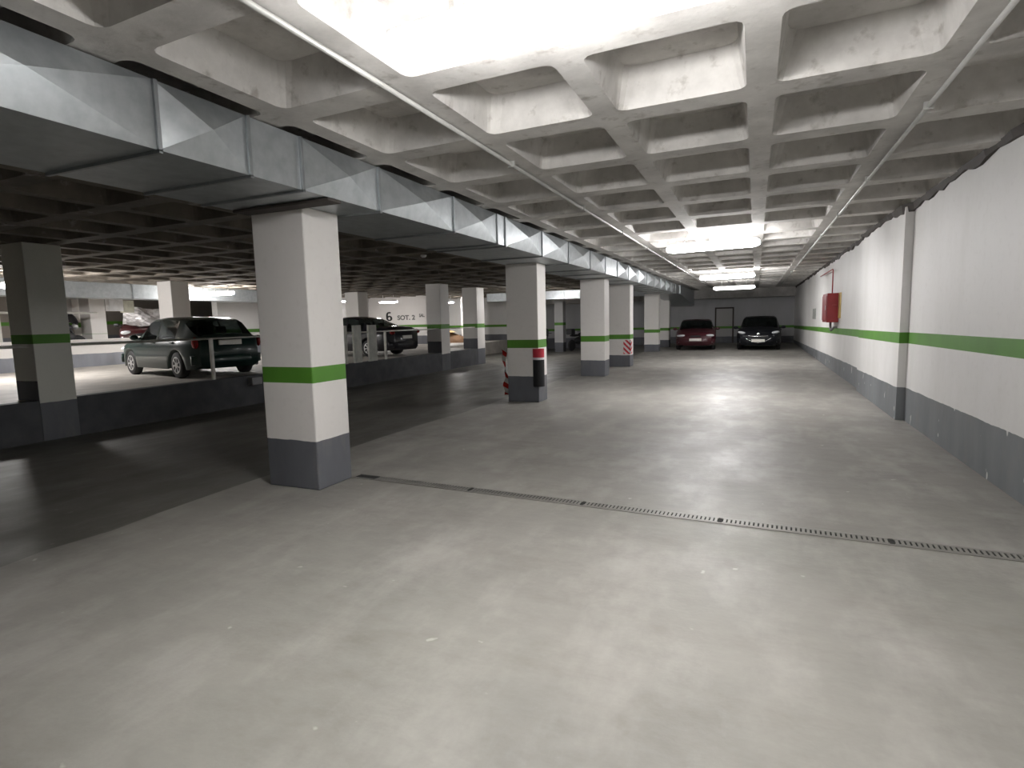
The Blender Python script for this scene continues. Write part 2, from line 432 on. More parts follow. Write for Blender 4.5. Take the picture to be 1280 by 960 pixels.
# ------------------------------------------------------------------ air ducts
def duct_section(root, y0, y1, x0, x1, z0, z1, creased, bulge=.07, slope0=0, slope1=0):
    b = bmesh.new()
    V = lambda x, y, z: b.verts.new((x, y, z))
    a = [V(x1, y0, z0 - slope0), V(x1, y1, z0 - slope1), V(x1, y1, z1), V(x1, y0, z1)]
    c = [V(x0, y0, z0 - slope0), V(x0, y1, z0 - slope1), V(x0, y1, z1), V(x0, y0, z1)]
    if creased:
        m = V(x1 + bulge, (y0 + y1) / 2, (z0 + z1) / 2)
        for k in range(4): b.faces.new((a[k], a[(k + 1) % 4], m))
    else: b.faces.new(a)
    b.faces.new((a[0], c[0], c[1], a[1])); b.faces.new((a[3], a[2], c[2], c[3]))
    b.faces.new(c[::-1]); b.faces.new((a[0], a[3], c[3], c[0])); b.faces.new((a[1], c[1], c[2], a[2]))
    bmesh.ops.recalc_face_normals(b, faces=b.faces)
    return finish(b, 'duct_section', M['galv'], root)
def flange(root, y, x0, x1, z0, z1, t=.012):
    b = bmesh.new()
    box(b, x1, x1 + .02, y - t, y + t, z0 - .01, z1); box(b, x0, x1 + .02, y - t, y + t, z0 - .02, z0)
    return finish(b, 'flange', M['flange'], root)
D0, D1 = -4.28, -3.20
duct = thing('air_duct', (0, 0, 0), 'long galvanised air duct with cross creased panels over the pillar row', 'duct')
cuts = [-5.9, -4.6, -3.2, -1.8, -.4, 1.0, 2.35, 3.0, 3.49, 4.46, 5.86, 7.05, 7.32, 8.79, 10.2, 11.7, 13.0, 14.24, 15.6, 17.0, 18.4, 19.8, 21.2, 22.6, 24.0, 25.4, 26.8]
for a, b_ in zip(cuts, cuts[1:]):
    narrow = (b_ - a < .6) or a == 13.0
    duct_section(duct, a, b_ - .002, D0, D1, DB, RIB - .01, not narrow)
    if a > -2: flange(duct, a, D0, D1, DB, RIB - .012)
duct_section(duct, 26.8, 33.0, D0, D1 + .05, DB, RIB - .01, False, slope0=.0, slope1=.42)
b = bmesh.new(); box(b, D0 + .03, D1 + .01, 3.76, 3.925, DB - .03, DB - .004, .008)
finish(b, 'gasket_strip', M['gasket'], duct)['label'] = 'dark strip under the duct joint'

ld = thing('air_duct', (0, 0, 0), 'plain galvanised duct running along the raised hall behind the green car', 'duct')
for k in range(10):
    a = YF + .5 + k * 2.5
    bb = bmesh.new(); box(bb, -18.9, -18.1, a, a + 2.49, 2.48, RIB); finish(bb, 'duct_section', M['galv'], ld)
    bb = bmesh.new(); box(bb, -18.1, -18.08, a - .015, a + .015, 2.47, RIB); finish(bb, 'flange', M['flange'], ld)
td = thing('air_duct', (0, 0, 0), 'galvanised cross duct glimpsed between the pillars in the dark end', 'duct')
for k in range(4):
    a = -12.9 + k * 2.1
    bb = bmesh.new(); box(bb, a, a + 2.09, 27.0, 27.7, 2.52, RIB); finish(bb, 'duct_section', M['galv'], td)
    bb = bmesh.new(); box(bb, a - .015, a + .015, 26.98, 27.0, 2.51, 2.90); finish(bb, 'flange', M['flange'], td)

# ------------------------------------------------------------------ lamps
def lamp(loc, length, rz, label, mat, group, flat=False):
    t = thing('ceiling_lamp', loc, label, 'lamp', rz, group)
    h = length / 2
    b = bmesh.new(); box(b, -h + .01, h - .01, -.082, .082, .012, .06, .01)
    if flat: box(b, -h - .02, h + .02, -.12, .12, 0, .03, .005)
    for sx in (-.6, .6): tube(b, (sx * h, 0, .055), (sx * h, 0, RIB - loc[2] - .003), .012, 8)
    finish(b, 'housing', M['lampbody'], t)
    b = bmesh.new()   # rounded prismatic cover below the housing
    prof = [(-.085, .012), (-.108, -.015), (-.10, -.055), (-.06, -.088), (0, -.096), (.06, -.088), (.10, -.055), (.108, -.015), (.085, .012)]
    if flat: prof = [(-.085, -.004), (-.08, -.035), (-.05, -.06), (0, -.068), (.05, -.06), (.08, -.035), (.085, -.004)]
    R_ = []
    for x, s in ((-h, .5), (-h + .04, .85), (-h + .1, 1), (h - .1, 1), (h - .04, .85), (h, .5)):
        R_.append([b.verts.new((x, y * s, -.02 + (z + .02) * s)) for y, z in prof])
    for p, q in zip(R_, R_[1:]):
        for k in range(len(prof) - 1): b.faces.new((p[k], p[k + 1], q[k + 1], q[k]))
    b.faces.new(R_[0]); b.faces.new(R_[-1])
    for p, q in zip(R_, R_[1:]): b.faces.new((p[0], q[0], q[-1], p[-1]))
    bmesh.ops.recalc_face_normals(b, faces=b.faces)
    finish(b, 'diffuser', mat, t)
    return t
LZZ = 2.76
G1 = 'fluorescent lamps over the aisle'
lamp((-.78, 2.3, LZZ), 1.58, -.09, 'lit fluorescent lamp nearest overhead, topmost in the picture', M['tube_dim'], G1)
lamp((-.75, 10.85, LZZ), 1.58, -.15, 'largest lit fluorescent lamp down the aisle, first in front of the cars', M['tube'], G1)
lamp((-.88, 19.45, LZZ), 1.65, -.15, 'middle lit fluorescent lamp of the three down the aisle', M['tube'], G1)
lamp((-.86, 25.3, 2.67), 1.6, -.15, 'lit fluorescent lamp farthest down the aisle, above the cars', M['tube_far'], G1)
G2 = 'lamps of the raised hall'
lamp((-16.2, 8.0, 2.66), 1.3, 0, 'lit lamp cut by the picture edge beside the dim kerb pillar', M['tube_left'], G2)
lamp((-17.2, 14.5, 2.72), 1.1, 0, 'lit lamp in front of the plain duct above the green car', M['tube_left'], G2)
lamp((-18.9, 23.2, 2.70), 1.2, 0, 'lit lamp just right of the big near pillar', M['tube_mid'], G2, True)
lamp((-16.95, 24.0, 2.60), 1.05, 0, 'lit lamp above the painted number 6', M['tube_mid'], G2, True)
lamp((-15.9, 28.0, 2.62), .9, 0, 'lit lamp over the yellow brown heap', M['tube_left'], G2, True)
lamp((-9.4, 23.8, 2.68), 1.2, 0, 'lit lamp in front of the cross duct at the dark end', M['tube_left'], G2, True)

lamp((-22.4, 12.6, 2.84), 1.2, 0, 'lit lamp of the higher hall beyond the parapet, tucked behind the plain duct', M['tube_left'], G2, True)
# conduits
def conduit(x, label, name='conduit_pipe'):
    t = thing(name, (x, 0, 0), label, 'pipe')
    b = bmesh.new(); tube(b, (0, YF, RIB - .028), (0, 30.5, RIB - .028), .016, 10); finish(b, 'pipe', M['steel'], t, True)
    for k in range(8):
        y = 4.9 + k * 2.3
        b = bmesh.new(); box(b, -.03, .03, y - .012, y + .012, RIB - .05, RIB); finish(b, 'clip', M['steel'], t)
conduit(-2.06, 'thin pale conduit under the ceiling between the duct and the aisle lamps')
conduit(1.06, 'thin pale conduit under the ceiling near the white right wall')

b = bmesh.new(); lathe(b, [(.065, 0), (.06, -.03), (.035, -.05), (.0001, -.052)], 20, 'z'); 
o = finish(b, 'smoke_detector', M['lampbody'], None, True); o.location = (-6.5, 10.55, RIB); tag(o, 'small white detector on the dark ceiling between near pillar and duct', 'detector')

# ------------------------------------------------------------------ drain
dr = thing('floor_drain', (-3.62, 4.47, 0), 'long grated drain channel crossing the aisle floor to the wall', 'drain', math.atan2(-.25, 5.4))
b = bmesh.new()
for s in (-1, 1): box(b, 0, 5.55, s * .058 - .008, s * .058 + .008, .0005, .006)
finish(b, 'channel_frame', M['grate'], dr)
b = bmesh.new(); box(b, 0, 5.55, -.05, .05, .0004, .0012); finish(b, 'channel_bottom', M['slot'], dr)
for k in range(5):
    b = bmesh.new(); x0 = .25 + k * 1.06
    for e in (-.042, .042): box(b, x0, x0 + 1.03, e - .006, e + .006, .0015, .007)
    n = 34
    for q in range(n):
        x = x0 + 1.03 * (q + .5) / n; box(b, x - .009, x + .009, -.042, .042, .0015, .0065)
    finish(b, 'grate', M['grate'], dr)

# ------------------------------------------------------------------ hose cabinet on the right wall
WF = WX - .04
hc = thing('fire_hose_cabinet', (WF, 16.6, 0), 'red fire hose cabinet on the white right wall', 'cabinet')
b = bmesh.new(); box(b, -.26, -.002, -.42, .62, 1.28, 2.0, .012); finish(b, 'cabinet_body', M['red'], hc)
b = bmesh.new(); box(b, -.275, -.262, -.38, .58, 1.33, 1.95, .006); finish(b, 'cabinet_door', M['red'], hc)
b = bmesh.new(); box(b, -.295, -.277, -.33, -.30, 1.58, 1.70, .004); finish(b, 'door_handle', M['chrome'], hc)
b = bmesh.new(); path_tube(b, [(-.1, .12, 1.99), (-.1, .12, 2.55), (-.1, .14, 2.6), (-.1, .2, 2.62), (-.1, 3.2, 2.62)], .015); finish(b, 'supply_pipe', M['redpipe'], hc, True)
b = bmesh.new(); path_tube(b, [(-.13, 0, 1.285), (-.13, -.01, 1.2), (-.13, -.06, 1.12), (-.13, -.16, 1.08), (-.12, -.26, 1.1), (-.08, -.34, 1.15), (-.03, -.36, 1.16)], .028); finish(b, 'hose_loop', M['hose'], hc, True)
b = bmesh.new(); tube(b, (-.1, -.42, 1.7), (-.1, -.5, 1.7), .02); lathe_r = .05; box(b, -.15, -.05, -.515, -.49, 1.685, 1.715, .004); finish(b, 'valve', M['redpipe'], hc)
b = bmesh.new(); box(b, -.02, -.001, -.1, .26, 0, .62, .003); o = finish(b, 'wall_panel', M['yellow']); o.location = (WF, 15.9, 1.38); tag(o, 'yellowish board on the wall just behind the red hose cabinet', 'board')
b = bmesh.new(); box(b, -.012, -.001, -.55, .55, 0, .36, .003); o = finish(b, 'wall_notice', M['notice']); o.location = (WF, 22.6, 1.32); tag(o, 'faded grey notice on the right wall beyond the red cabinet', 'notice')

# ------------------------------------------------------------------ corner guards
cg = thing('corner_guard', (PF + .005, 9.69, 0), 'black foam corner guard with red top on the second aisle pillar', 'guard')
def half_round(b, z0, z1, r):
    tube(b, (0, 0, z0), (0, 0, z1), r, 22)
b = bmesh.new(); half_round(b, .30, .79, .105); finish(b, 'foam_body', M['foam'], cg, False)
b = bmesh.new(); half_round(b, .79, .83, .106); finish(b, 'white_line', M['whiteline'], cg)
b = bmesh.new(); half_round(b, .83, .985, .105); finish(b, 'red_band', M['redband'], cg)
b = bmesh.new()
pts = []
for k in range(26):
    z = .97 - k * .034
    pts.append((-4.30 + .012 * math.sin(k * .9), 9.72 + .02 * math.sin(k * .55), z))
prev = None
for k, p in enumerate(pts):
    a = k * .16; w = .07
    l = b.verts.new((p[0] - w * math.cos(a), p[1] - w * math.sin(a) * .5, p[2])); r = b.verts.new((p[0] + w * math.cos(a) * .4, p[1] - .03 + w * math.sin(a) * .3, p[2]))
    if prev: b.faces.new((prev[0], prev[1], r, l))
    prev = (l, r)
bmesh.ops.solidify(b, geom=b.faces, thickness=.006)
o = finish(b, 'barrier_tape', m_stripes('tape_stripes', (.6, .1, 1), 5.2, (.72, .70, .66), (.55, .03, .02)), None, True)
tag(o, 'twisted red and white tape hanging on the left edge of the foam guarded pillar', 'tape')
b = bmesh.new()
box(b, -3.76, -3.535, 17.565, 17.598, .40, .83, .004); box(b, -3.559, -3.535, 17.565, 17.80, .40, .83, .004)
o = finish(b, 'hazard_guard', m_stripes('hazard_stripes', (-1, .4, -1.0), 6.2, (.75, .72, .72), (.58, .03, .05)))
tag(o, 'red and white diagonal striped corner guard on the fourth aisle pillar', 'guard')

# ------------------------------------------------------------------ railing on the kerb
rl = thing('kerb_railing', (0, 0, 0), 'long thin pale railing on top of the dark kerb wall', 'railing')
b = bmesh.new(); tube(b, (KX - .1, YF + .1, 1.27), (KX - .1, 5.41, 1.27), .022); tube(b, (KX - .1, 6.0, 1.27), (KX - .1, 18.44, 1.27), .022); tube(b, (KX - .1, 19.12, 1.27), (KX - .1, 21.44, 1.27), .022)
finish(b, 'top_rail', M['rail'], rl, True)
for y in (2.6, 8.78, 11.9, 15.1):
    b = bmesh.new(); box(b, KX - .13, KX - .07, y - .03, y + .03, UZ + .005, 1.26); finish(b, 'rail_post', M['rail'], rl)
for y, w, lab in ((13.02, .13, 'white concrete post beside the near pillar, first of three by the black sedan'), (13.62, .17, 'white concrete post in the middle of the three by the black sedan'), (14.34, .19, 'white concrete post of the three nearest the black sedan rear')):
    b = bmesh.new(); box(b, -.012, .06, -w, w, 0, 1.10, .008); o = finish(b, 'concrete_post', M['post']); o.location = (KX - .061, y, UZ + .004)
    tag(o, lab, 'post', 'white posts on the kerb wall')
rr = thing('parapet_railing', (-19.5, 0, 1.235), 'pale handrail on posts above the white parapet wall', 'railing')
b = bmesh.new(); tube(b, (0, YF + .1, .83), (0, 11.7, .83), .035); finish(b, 'top_rail', M['rail'], rr, True)
for y in (4.5, 9.05):
    b = bmesh.new(); box(b, -.05, .05, y - .05, y + .05, .0, .80); finish(b, 'rail_post', M['rail'], rr)
b = bmesh.new(); tube(b, (-19.28, YF + .1, 1.12), (-19.28, 21.9, 1.12), .03)
tag(finish(b, 'handrail_pipe', M['hose'], None, True), 'dark pipe running along the face of the white parapet wall', 'pipe')
b = bmesh.new(); box(b, -.13, .02, -.14, .14, 0, .17, .01); o = finish(b, 'junction_box', M['box']); o.location = (KX + .005 + .13, 9.72, .17); tag(o, 'small grey box on the kerb wall beside the near pillar', 'box')
b = bmesh.new()
vs = [b.verts.new(p) for p in ((-.75, -.12, 0), (.72, -.35, 0), (.95, .25, 0), (-.2, .55, 0), (-.7, .3, 0))]
f = b.faces.new(vs); r = bmesh.ops.extrude_face_region(b, geom=[f])
for v in r['geom']:
    if isinstance(v, bmesh.types.BMVert): v.co.z += .02
bmesh.ops.recalc_face_normals(b, faces=b.faces)
o = finish(b, 'white_sheet', M['paper']); o.location = (-11.65, 10.15, UZ + .003); o.rotation_euler = (0, 0, .4); tag(o, 'white board lying on the raised floor under the green car tail', 'board')

# ------------------------------------------------------------------ cars
def lerp(a, b, t): return a + (b - a) * t
def interp(tab, x):
    if x <= tab[0][0]: return tab[0][1]
    for (x0, y0), (x1, y1) in zip(tab, tab[1:]):
        if x <= x1:
            t = (x - x0) / (x1 - x0); return y0 + (y1 - y0) * t
    return tab[-1][1]
def smooth_interp(tab, x, w=.07):
    return sum(interp(tab, x + d * w) for d in (-1, -.5, 0, .5, 1)) / 5

def wheel_proto(r=.30, w=.19):
    root = None
    b = bmesh.new()
    lathe(b, [(r * .62, -w / 2), (r * .86, -w / 2), (r * .97, -w / 2 + .02), (r, -w / 2 + .05), (r, w / 2 - .05), (r * .97, w / 2 - .02), (r * .86, w / 2), (r * .62, w / 2)], 32)
    tyre = finish(b, 'wheel', M['rubber'], None, True)
    b = bmesh.new(); n = 28; rings = []
    for rad, o in ((.64, -.05), (.64, .0), (.57, .006), (.50, .004), (.28, .002), (.2, .006), (.05, .01)):
        ring = []
        for k in range(n):
            t = 2 * PI * k / n; dz = -.025 if rad in (.50, .28) and k % 4 in (1, 2) else 0
            ring.append(b.verts.new((r * rad * math.cos(t), w / 2 + o + dz, r * rad * math.sin(t))))
        rings.append(ring)
    for q, (ra_, rb_) in enumerate(zip(rings, rings[1:])):
        for k in range(n):
            f = b.faces.new((ra_[k], rb_[k], rb_[(k + 1) % n], ra_[(k + 1) % n]))
            if q == 3 and k % 4 == 1: f.material_index = 1
    b.faces.new(rings[-1][::-1])
    finish(b, 'hubcap', [M['hub'], M['dark']], tyre, False)
    return tyre

def car(name, loc, rz, label, paint, spec):
    """nose towards +x, ground at z=0"""
    L, W, top, bot = spec['L'], spec['W'], spec['top'], spec.get('belt')
    root = thing(name, loc, label, 'car', rz, spec.get('group'))
    fa, ra, wr = spec['front_axle'], spec['rear_axle'], spec.get('wr', .30)
    w0, w1 = spec['shield']      # windscreen: foot (front), head
    r0, r1 = spec['rear']        # rear window: head, foot
    sw = spec['side']            # list of (x0, x1) side windows
    hl = L / 2
    keys = {w0, w1, r0, r1, hl, -hl, hl - .02, hl - .06, -hl + .02, -hl + .06}
    for a, c in sw: keys |= {a, c}
    x = -hl + .1
    grid = set(keys)
    while x < hl - .06:
        if min(abs(x - k) for k in keys) > .03: grid.add(x)
        x += .06
    xs_ = sorted(grid)
    belt = spec['belt']; roofz = max(z for _, z in top)
    rows = []
    for x in xs_:
        e = max(0, (abs(x) - (hl - .75)) / .75)
        w = W / 2 * (1 - .19 * e ** 2.6 - .03 * e)
        zt = smooth_interp(top, x, .05); zbelt = min(interp(belt, x), zt - .015)
        zl = .20 + .10 * max(0, (abs(x) - (hl - .35)) / .35) ** 2
        arch = 0
        for ax in (fa, ra):
            d = abs(x - ax); R_ = wr + .055
            if d < R_: arch = max(arch, wr + math.sqrt(R_ * R_ - d * d))
        zs = max(zl, arch)
        c = max(0, min(1, (zt - zbelt - .06) / max(.05, roofz - zbelt - .06)))
        p = [(0, .22 if not arch else .22), (w * .80, .22), (w * .80 if arch else w * .95, max(zl, .22 if not arch else zs - .01)), (w * .992, zs + .005),
             (w, max(zs + .02, .52)), (w * .99, max(zs + .04, (zbelt + .52) / 2 + .02)), (w * .965, zbelt - .015), (w * .94, zbelt),
             (w * lerp(.84, .76, c), lerp(lerp(zbelt, zt, .45), zbelt + (zt - zbelt) * .86, c)),
             (w * lerp(.62, .66, c), lerp(lerp(zbelt, zt, .85), zt - .022, c)), (0, zt)]
        rows.append(p)
    NP = len(rows[0])
    def isin(a, b_, lo, hi): return a >= lo - 1e-4 and b_ <= hi + 1e-4
    parts = {'body': bmesh.new(), 'windshield': bmesh.new(), 'rear_window': bmesh.new()}
    for k in range(len(sw)):
        parts['swl%d' % k] = bmesh.new(); parts['swr%d' % k] = bmesh.new()
    caches = {k: {} for k in parts}
    def vert(pk, i, j, s):
        y, z = rows[i][j]
        key = (i, j, s if y > 1e-6 else 1)
        c = caches[pk]
        if key not in c: c[key] = parts[pk].verts.new((xs_[i], y * s, z))
        return c[key]
    for i in range(len(xs_) - 1):
        a, bx = xs_[i], xs_[i + 1]
        for j in range(NP - 1):
            for s in (1, -1):
                pk = 'body'
                if j == 7:
                    for k, (s0, s1) in enumerate(sw):
                        if isin(a, bx, s0, s1): pk = ('swl%d' if s > 0 else 'swr%d') % k
                elif j in (8, 9):
                    if isin(a, bx, w1, w0): pk = 'windshield'
                    elif isin(a, bx, r1, r0): pk = 'rear_window'
                q = [vert(pk, i, j, s), vert(pk, i + 1, j, s), vert(pk, i + 1, j + 1, s), vert(pk, i, j + 1, s)]
                u = []
                for v in q:
                    if v not in u: u.append(v)
                if len(u) > 2:
                    try: parts[pk].faces.new(u)
                    except ValueError: pass
    for i in (0, len(xs_) - 1):
        seq = [vert('body', i, j, 1) for j in range(NP)] + [vert('body', i, j, -1) for j in range(NP - 2, 0, -1)]
        parts['body'].faces.new(seq)
    for pk, b in parts.items():
        bmesh.ops.recalc_face_normals(b, faces=b.faces)
        if pk == 'body': finish(b, 'body', paint, root, True)
        else: finish(b, 'side_window' if pk[:2] == 'sw' else pk, M['glass'], root, True)
    # wheels
    for ax in (fa, ra):
        for s in (1, -1):
            wh = WHEEL.copy(); COL.objects.link(wh); wh.parent = root
            wh.location = (ax, s * (W / 2 - .115), wr); wh.rotation_euler = (0, 0, 0 if s > 0 else PI)
            for c in WHEEL.children:
                d = c.copy(); COL.objects.link(d); d.parent = wh
    # dark wheel wells and cabin
    b = bmesh.new(); box(b, ra + wr + .1, fa - wr - .1, -W * .40, W * .40, .24, .60); finish(b, 'cabin_floor', M['seat'], root)
    for sx in spec['seats']:
        for s in (1, -1):
            b = bmesh.new(); box(b, sx - .09, sx + .05, s * W * .21 - .22, s * W * .21 + .22, .45, roofz - .46, .05); box(b, sx - .07, sx + .02, s * W * .21 - .12, s * W * .21 + .12, roofz - .42, roofz - .25, .03)
            finish(b, 'seat', M['seat'], root)
    # mirrors
    for s in (1, -1):
        b = bmesh.new(); mx = w0 - .33; zb_ = interp(belt, mx)
        ellipsoid(b, (mx, s * (W / 2 + .08), zb_ + .07), (.06, .10, .065)); box(b, mx - .02, mx + .03, s * (W / 2 - .02) - .06, s * (W / 2 - .02) + .06, zb_ + .02, zb_ + .06)
        finish(b, 'wing_mirror', paint if spec.get('pmirror', True) else M['dark'], root, True)
    # lights, plates, bumpers
    hz, hy, hw, hh = spec['head']
    for s in (1, -1):
        b = bmesh.new(); ellipsoid(b, (hl - .13 - spec.get('hback', .0), s * hy, hz), (.14, hw, hh), Matrix.Rotation(-s * .38, 4, 'Z') @ Matrix.Rotation(s * spec.get('htilt', 0), 4, 'X')); finish(b, 'headlight', M['lens'], root, True)
        tz, ty, tw, th = spec['tail']
        b = bmesh.new(); ellipsoid(b, (-hl + .075, s * ty, tz), (.09, tw, th), Matrix.Rotation(s * .3, 4, 'Z')); finish(b, 'tail_light', M['tail'], root, True)
    b = bmesh.new(); box(b, hl - .004, hl + .056, -.26, .26, spec['pz'], spec['pz'] + .115, .006); finish(b, 'license_plate', M['plate'], root)['label'] = 'white front plate'
    b = bmesh.new(); box(b, -hl - .056, -hl + .004, -.26, .26, spec['rpz'], spec['rpz'] + .115, .006); finish(b, 'license_plate', M['plate'], root)['label'] = 'white rear plate'
    for s, nm in ((1, 'front_bumper'), (-1, 'rear_bumper')):
        b = bmesh.new(); n = 14; ringA = []
        for k in range(n + 1):
            t = (k / n * 2 - 1); y = t * W * .47; xx = s * (hl + .015 - .16 * abs(t) ** 3.2)
            ringA.append([b.verts.new((xx + s * dx, y, z)) for dx, z in ((-.05, .30), (.012, .32), (.022, .40), (.012, .50), (-.05, .52))])
        for p, q in zip(ringA, ringA[1:]):
            for k in range(4): b.faces.new((p[k], p[k + 1], q[k + 1], q[k]))
            b.faces.new((p[4], p[0], q[0], q[4]))
        b.faces.new(ringA[0]); b.faces.new(ringA[-1])
        bmesh.ops.recalc_face_normals(b, faces=b.faces)
        finish(b, nm, paint, root, True)
    gz, gw, gh = spec['grille']
    b = bmesh.new(); box(b, hl - .02, hl + .012, -gw, gw, gz - gh, gz + gh, .01)
    for k in range(3): box(b, hl - .02, hl + .018, -gw * .95, gw * .95, gz - gh + (k + .5) * gh * .66 - .006, gz - gh + (k + .5) * gh * .66 + .006)
    finish(b, 'grille', M['dark'], root)
    for s in (1, -1):
        b = bmesh.new(); ellipsoid(b, (hl - .07, s * W * .36, .36), (.06, .09, .05)); finish(b, 'fog_light', M['lens'], root, True)
        for hx in spec['handles']:
            b = bmesh.new(); box(b, hx - .09, hx + .09, s * (W / 2 - .005) - .015, s * (W / 2 - .005) + .015, .80, .83, .006); finish(b, 'door_handle', paint, root)
    if spec.get('chrome'):
        b = bmesh.new()
        pts = [(hl + .018 - .10 * abs(t) ** 2.2, t * .62, spec['chrome'] + .04 * t * t) for t in [k / 10 - 1 for k in range(21)]]
        path_tube(b, pts, .018, 8); finish(b, 'chrome_bar', M['chrome'], root, True)
        b = bmesh.new()
        pts = [(hl + .03 - .07 * abs(t) ** 2.2, t * .62, .34 + .28 * t * t) for t in [k / 10 - 1 for k in range(21)]]
        path_tube(b, pts, .016, 8); finish(b, 'chrome_bar', M['chrome'], root, True)
        b = bmesh.new(); ellipsoid(b, (hl - .02, 0, spec['chrome'] + .10), (.02, .07, .05)); finish(b, 'badge', M['chrome'], root, True)
    if spec.get('visor'):
        pass
    return root

WHEEL = wheel_proto()
hatch = dict(L=4.05, W=1.72, front_axle=1.24, rear_axle=-1.22, shield=(.98, .30), rear=(-1.42, -1.90), side=[(-.22, .58), (-1.18, -.30)],
    top=[(-2.025, .90), (-1.96, .955), (-1.90, .99), (-1.42, 1.34), (-1.1, 1.39), (-.4, 1.415), (.30, 1.375), (.98, .97), (1.2, .92), (1.7, .82), (1.95, .72), (2.025, .60)],
    belt=[(-2.025, .90), (-1.2, .90), (.6, .87), (1.0, .85), (1.7, .74), (2.025, .56)], seats=(.0, -.95),
    head=(.64, .60, .19, .085), tail=(.80, .74, .05, .13), pz=.40, rpz=.74, grille=(.56, .34, .05), handles=(-.15, -1.1))
sedan = dict(L=4.55, W=1.74, front_axle=1.40, rear_axle=-1.27, shield=(1.02, .28), rear=(-.80, -1.62), side=[(-.25, .62), (-1.02, -.33)],
    top=[(-2.275, .92), (-2.2, 1.0), (-2.1, 1.03), (-1.62, 1.06), (-.80, 1.35), (-.5, 1.40), (-.2, 1.415), (.28, 1.37), (1.02, .97), (1.3, .92), (1.9, .82), (2.2, .70), (2.275, .58)],
    belt=[(-2.275, .90), (-1.2, .92), (.6, .87), (1.0, .85), (1.9, .74), (2.275, .54)], seats=(.0, -.9),
    head=(.63, .62, .2, .08), tail=(.84, .70, .15, .09), pz=.40, rpz=.60, grille=(.55, .36, .05), handles=(-.2, -1.0))
oldcar = dict(sedan, L=4.4, W=1.75, head=(.655, .60, .215, .062), hback=-.01, pz=.42, grille=(.63, .22, .035),
    top=[(-2.2, .90), (-2.1, 1.0), (-1.62, 1.05), (-.80, 1.33), (-.5, 1.375), (-.2, 1.385), (.28, 1.34), (1.02, .95), (1.3, .90), (1.9, .80), (2.13, .70), (2.2, .60)])
modern = dict(hatch, L=4.3, W=1.80, shield=(1.16, .22), rear=(-1.5, -2.0), front_axle=1.32, rear_axle=-1.3, head=(.74, .64, .20, .07), htilt=.28, hback=.10,
    top=[(-2.15, .92), (-2.06, 1.0), (-2.0, 1.03), (-1.5, 1.38), (-1.1, 1.44), (-.4, 1.47), (.22, 1.42), (1.16, 1.0), (1.4, .95), (1.85, .84), (2.05, .74), (2.15, .62)],
    belt=[(-2.15, .92), (-1.2, .94), (.6, .90), (1.1, .87), (1.85, .76), (2.15, .56)], pz=.36, grille=(.47, .40, .075), chrome=.60, side=[(-.22, .66), (-1.2, -.30)])

car('car', (-13.08, 9.92, UZ), math.atan2(.22, -.975), 'dark green hatchback parked tail first at the kerb railing', M['green'], hatch)
car('car', (-13.5, 16.95, UZ), math.atan2(.03, -1), 'black sedan parked behind the white posts, half hidden by the near pillar', M['navy'], sedan)
car('car', (-2.62, 28.75, 0), -PI / 2 + .07, 'maroon older car facing the camera at the end of the aisle', M['maroon'], oldcar)
car('car', (.17, 28.7, 0), -PI / 2 - .03, 'black hatchback with chrome grille facing the camera near the right wall', M['black'], modern)
car('car', (-22.3, 15.2, .752), -.62, 'dark wine red car with a silver sheet on its screen beyond the parapet', M['wine'], dict(hatch, pmirror=False))
for c in list(WHEEL.children): bpy.data.objects.remove(c)
bpy.data.objects.remove(WHEEL)

# crumpled silver sheet
b = bmesh.new(); bmesh.ops.create_grid(b, x_segments=16, y_segments=14, size=.5)
for v in b.verts:
    x, y = v.co.x, v.co.y
    v.co = Vector((x * .95, y * 1.35, .05 * math.sin(7 * x + 3 * y) + .04 * math.cos(9 * y - 4 * x) + .02 * random.uniform(-1, 1)))
bmesh.ops.solidify(b, geom=b.faces, thickness=.01)
o = finish(b, 'silver_sheet', M['foil']); o.location = (-21.2, 14.4, 1.98); o.rotation_euler = (0, .75, -.62)
tag(o, 'crumpled silver grey sheet lying on the screen of the dark red car', 'sheet')

# yellow brown heap
def heap(b, n=22, m=9, rx=1., ry=.7, h=.7, sharp=1.4):
    rows = []
    for i in range(m + 1):
        t = i / m; rr_ = 1 - t ** sharp if i < m else 0
        row = []
        for k in range(n):
            a = 2 * PI * k / n; w = 1 + .12 * math.sin(3 * a + 1) + .06 * math.sin(7 * a)
            row.append(b.verts.new((rx * rr_ * w * math.cos(a) - .5 * t, ry * rr_ * w * math.sin(a), h * t)))
        rows.append(row)
    for p, q in zip(rows, rows[1:]):
        for k in range(n): b.faces.new((p[k], p[(k + 1) % n], q[(k + 1) % n], q[k]))
    bmesh.ops.remove_doubles(b, verts=b.verts, dist=1e-4)
b = bmesh.new(); heap(b, rx=1.2, ry=.75, h=.78)
o = finish(b, 'tarpaulin_heap', M['tarp'], None, True); o.location = (-15.75, 28.0, UZ); tag(o, 'yellow brown tarpaulin heap on the raised floor before the bright end wall', 'heap')
b = bmesh.new(); heap(b, rx=.55, ry=.4, h=.25); c = finish(b, 'cover', M['tan'], o, True); c.location = (-.2, -.1, .58); c['label'] = 'pale tan top cover'

# white cabinet beyond the parapet
cb = thing('wall_cabinet', (-19.62 - .6, 12.9, 2.1), 'white box hung beside the bright pillar beyond the parapet', 'cabinet')
b = bmesh.new(); box(b, -.1, .12, -.42, .05, .05, .47, .01); finish(b, 'cabinet_body', M['lampbody'], cb)
b = bmesh.new(); box(b, -.1, .12, .06, .42, .0, .42, .01); finish(b, 'cabinet_door', plain('cream_panel', (.6, .6, .5), .5), cb)
b = bmesh.new(); tube(b, (0, 0, .4), (0, 0, RIB - 2.1), .02); finish(b, 'hanger', M['steel'], cb)

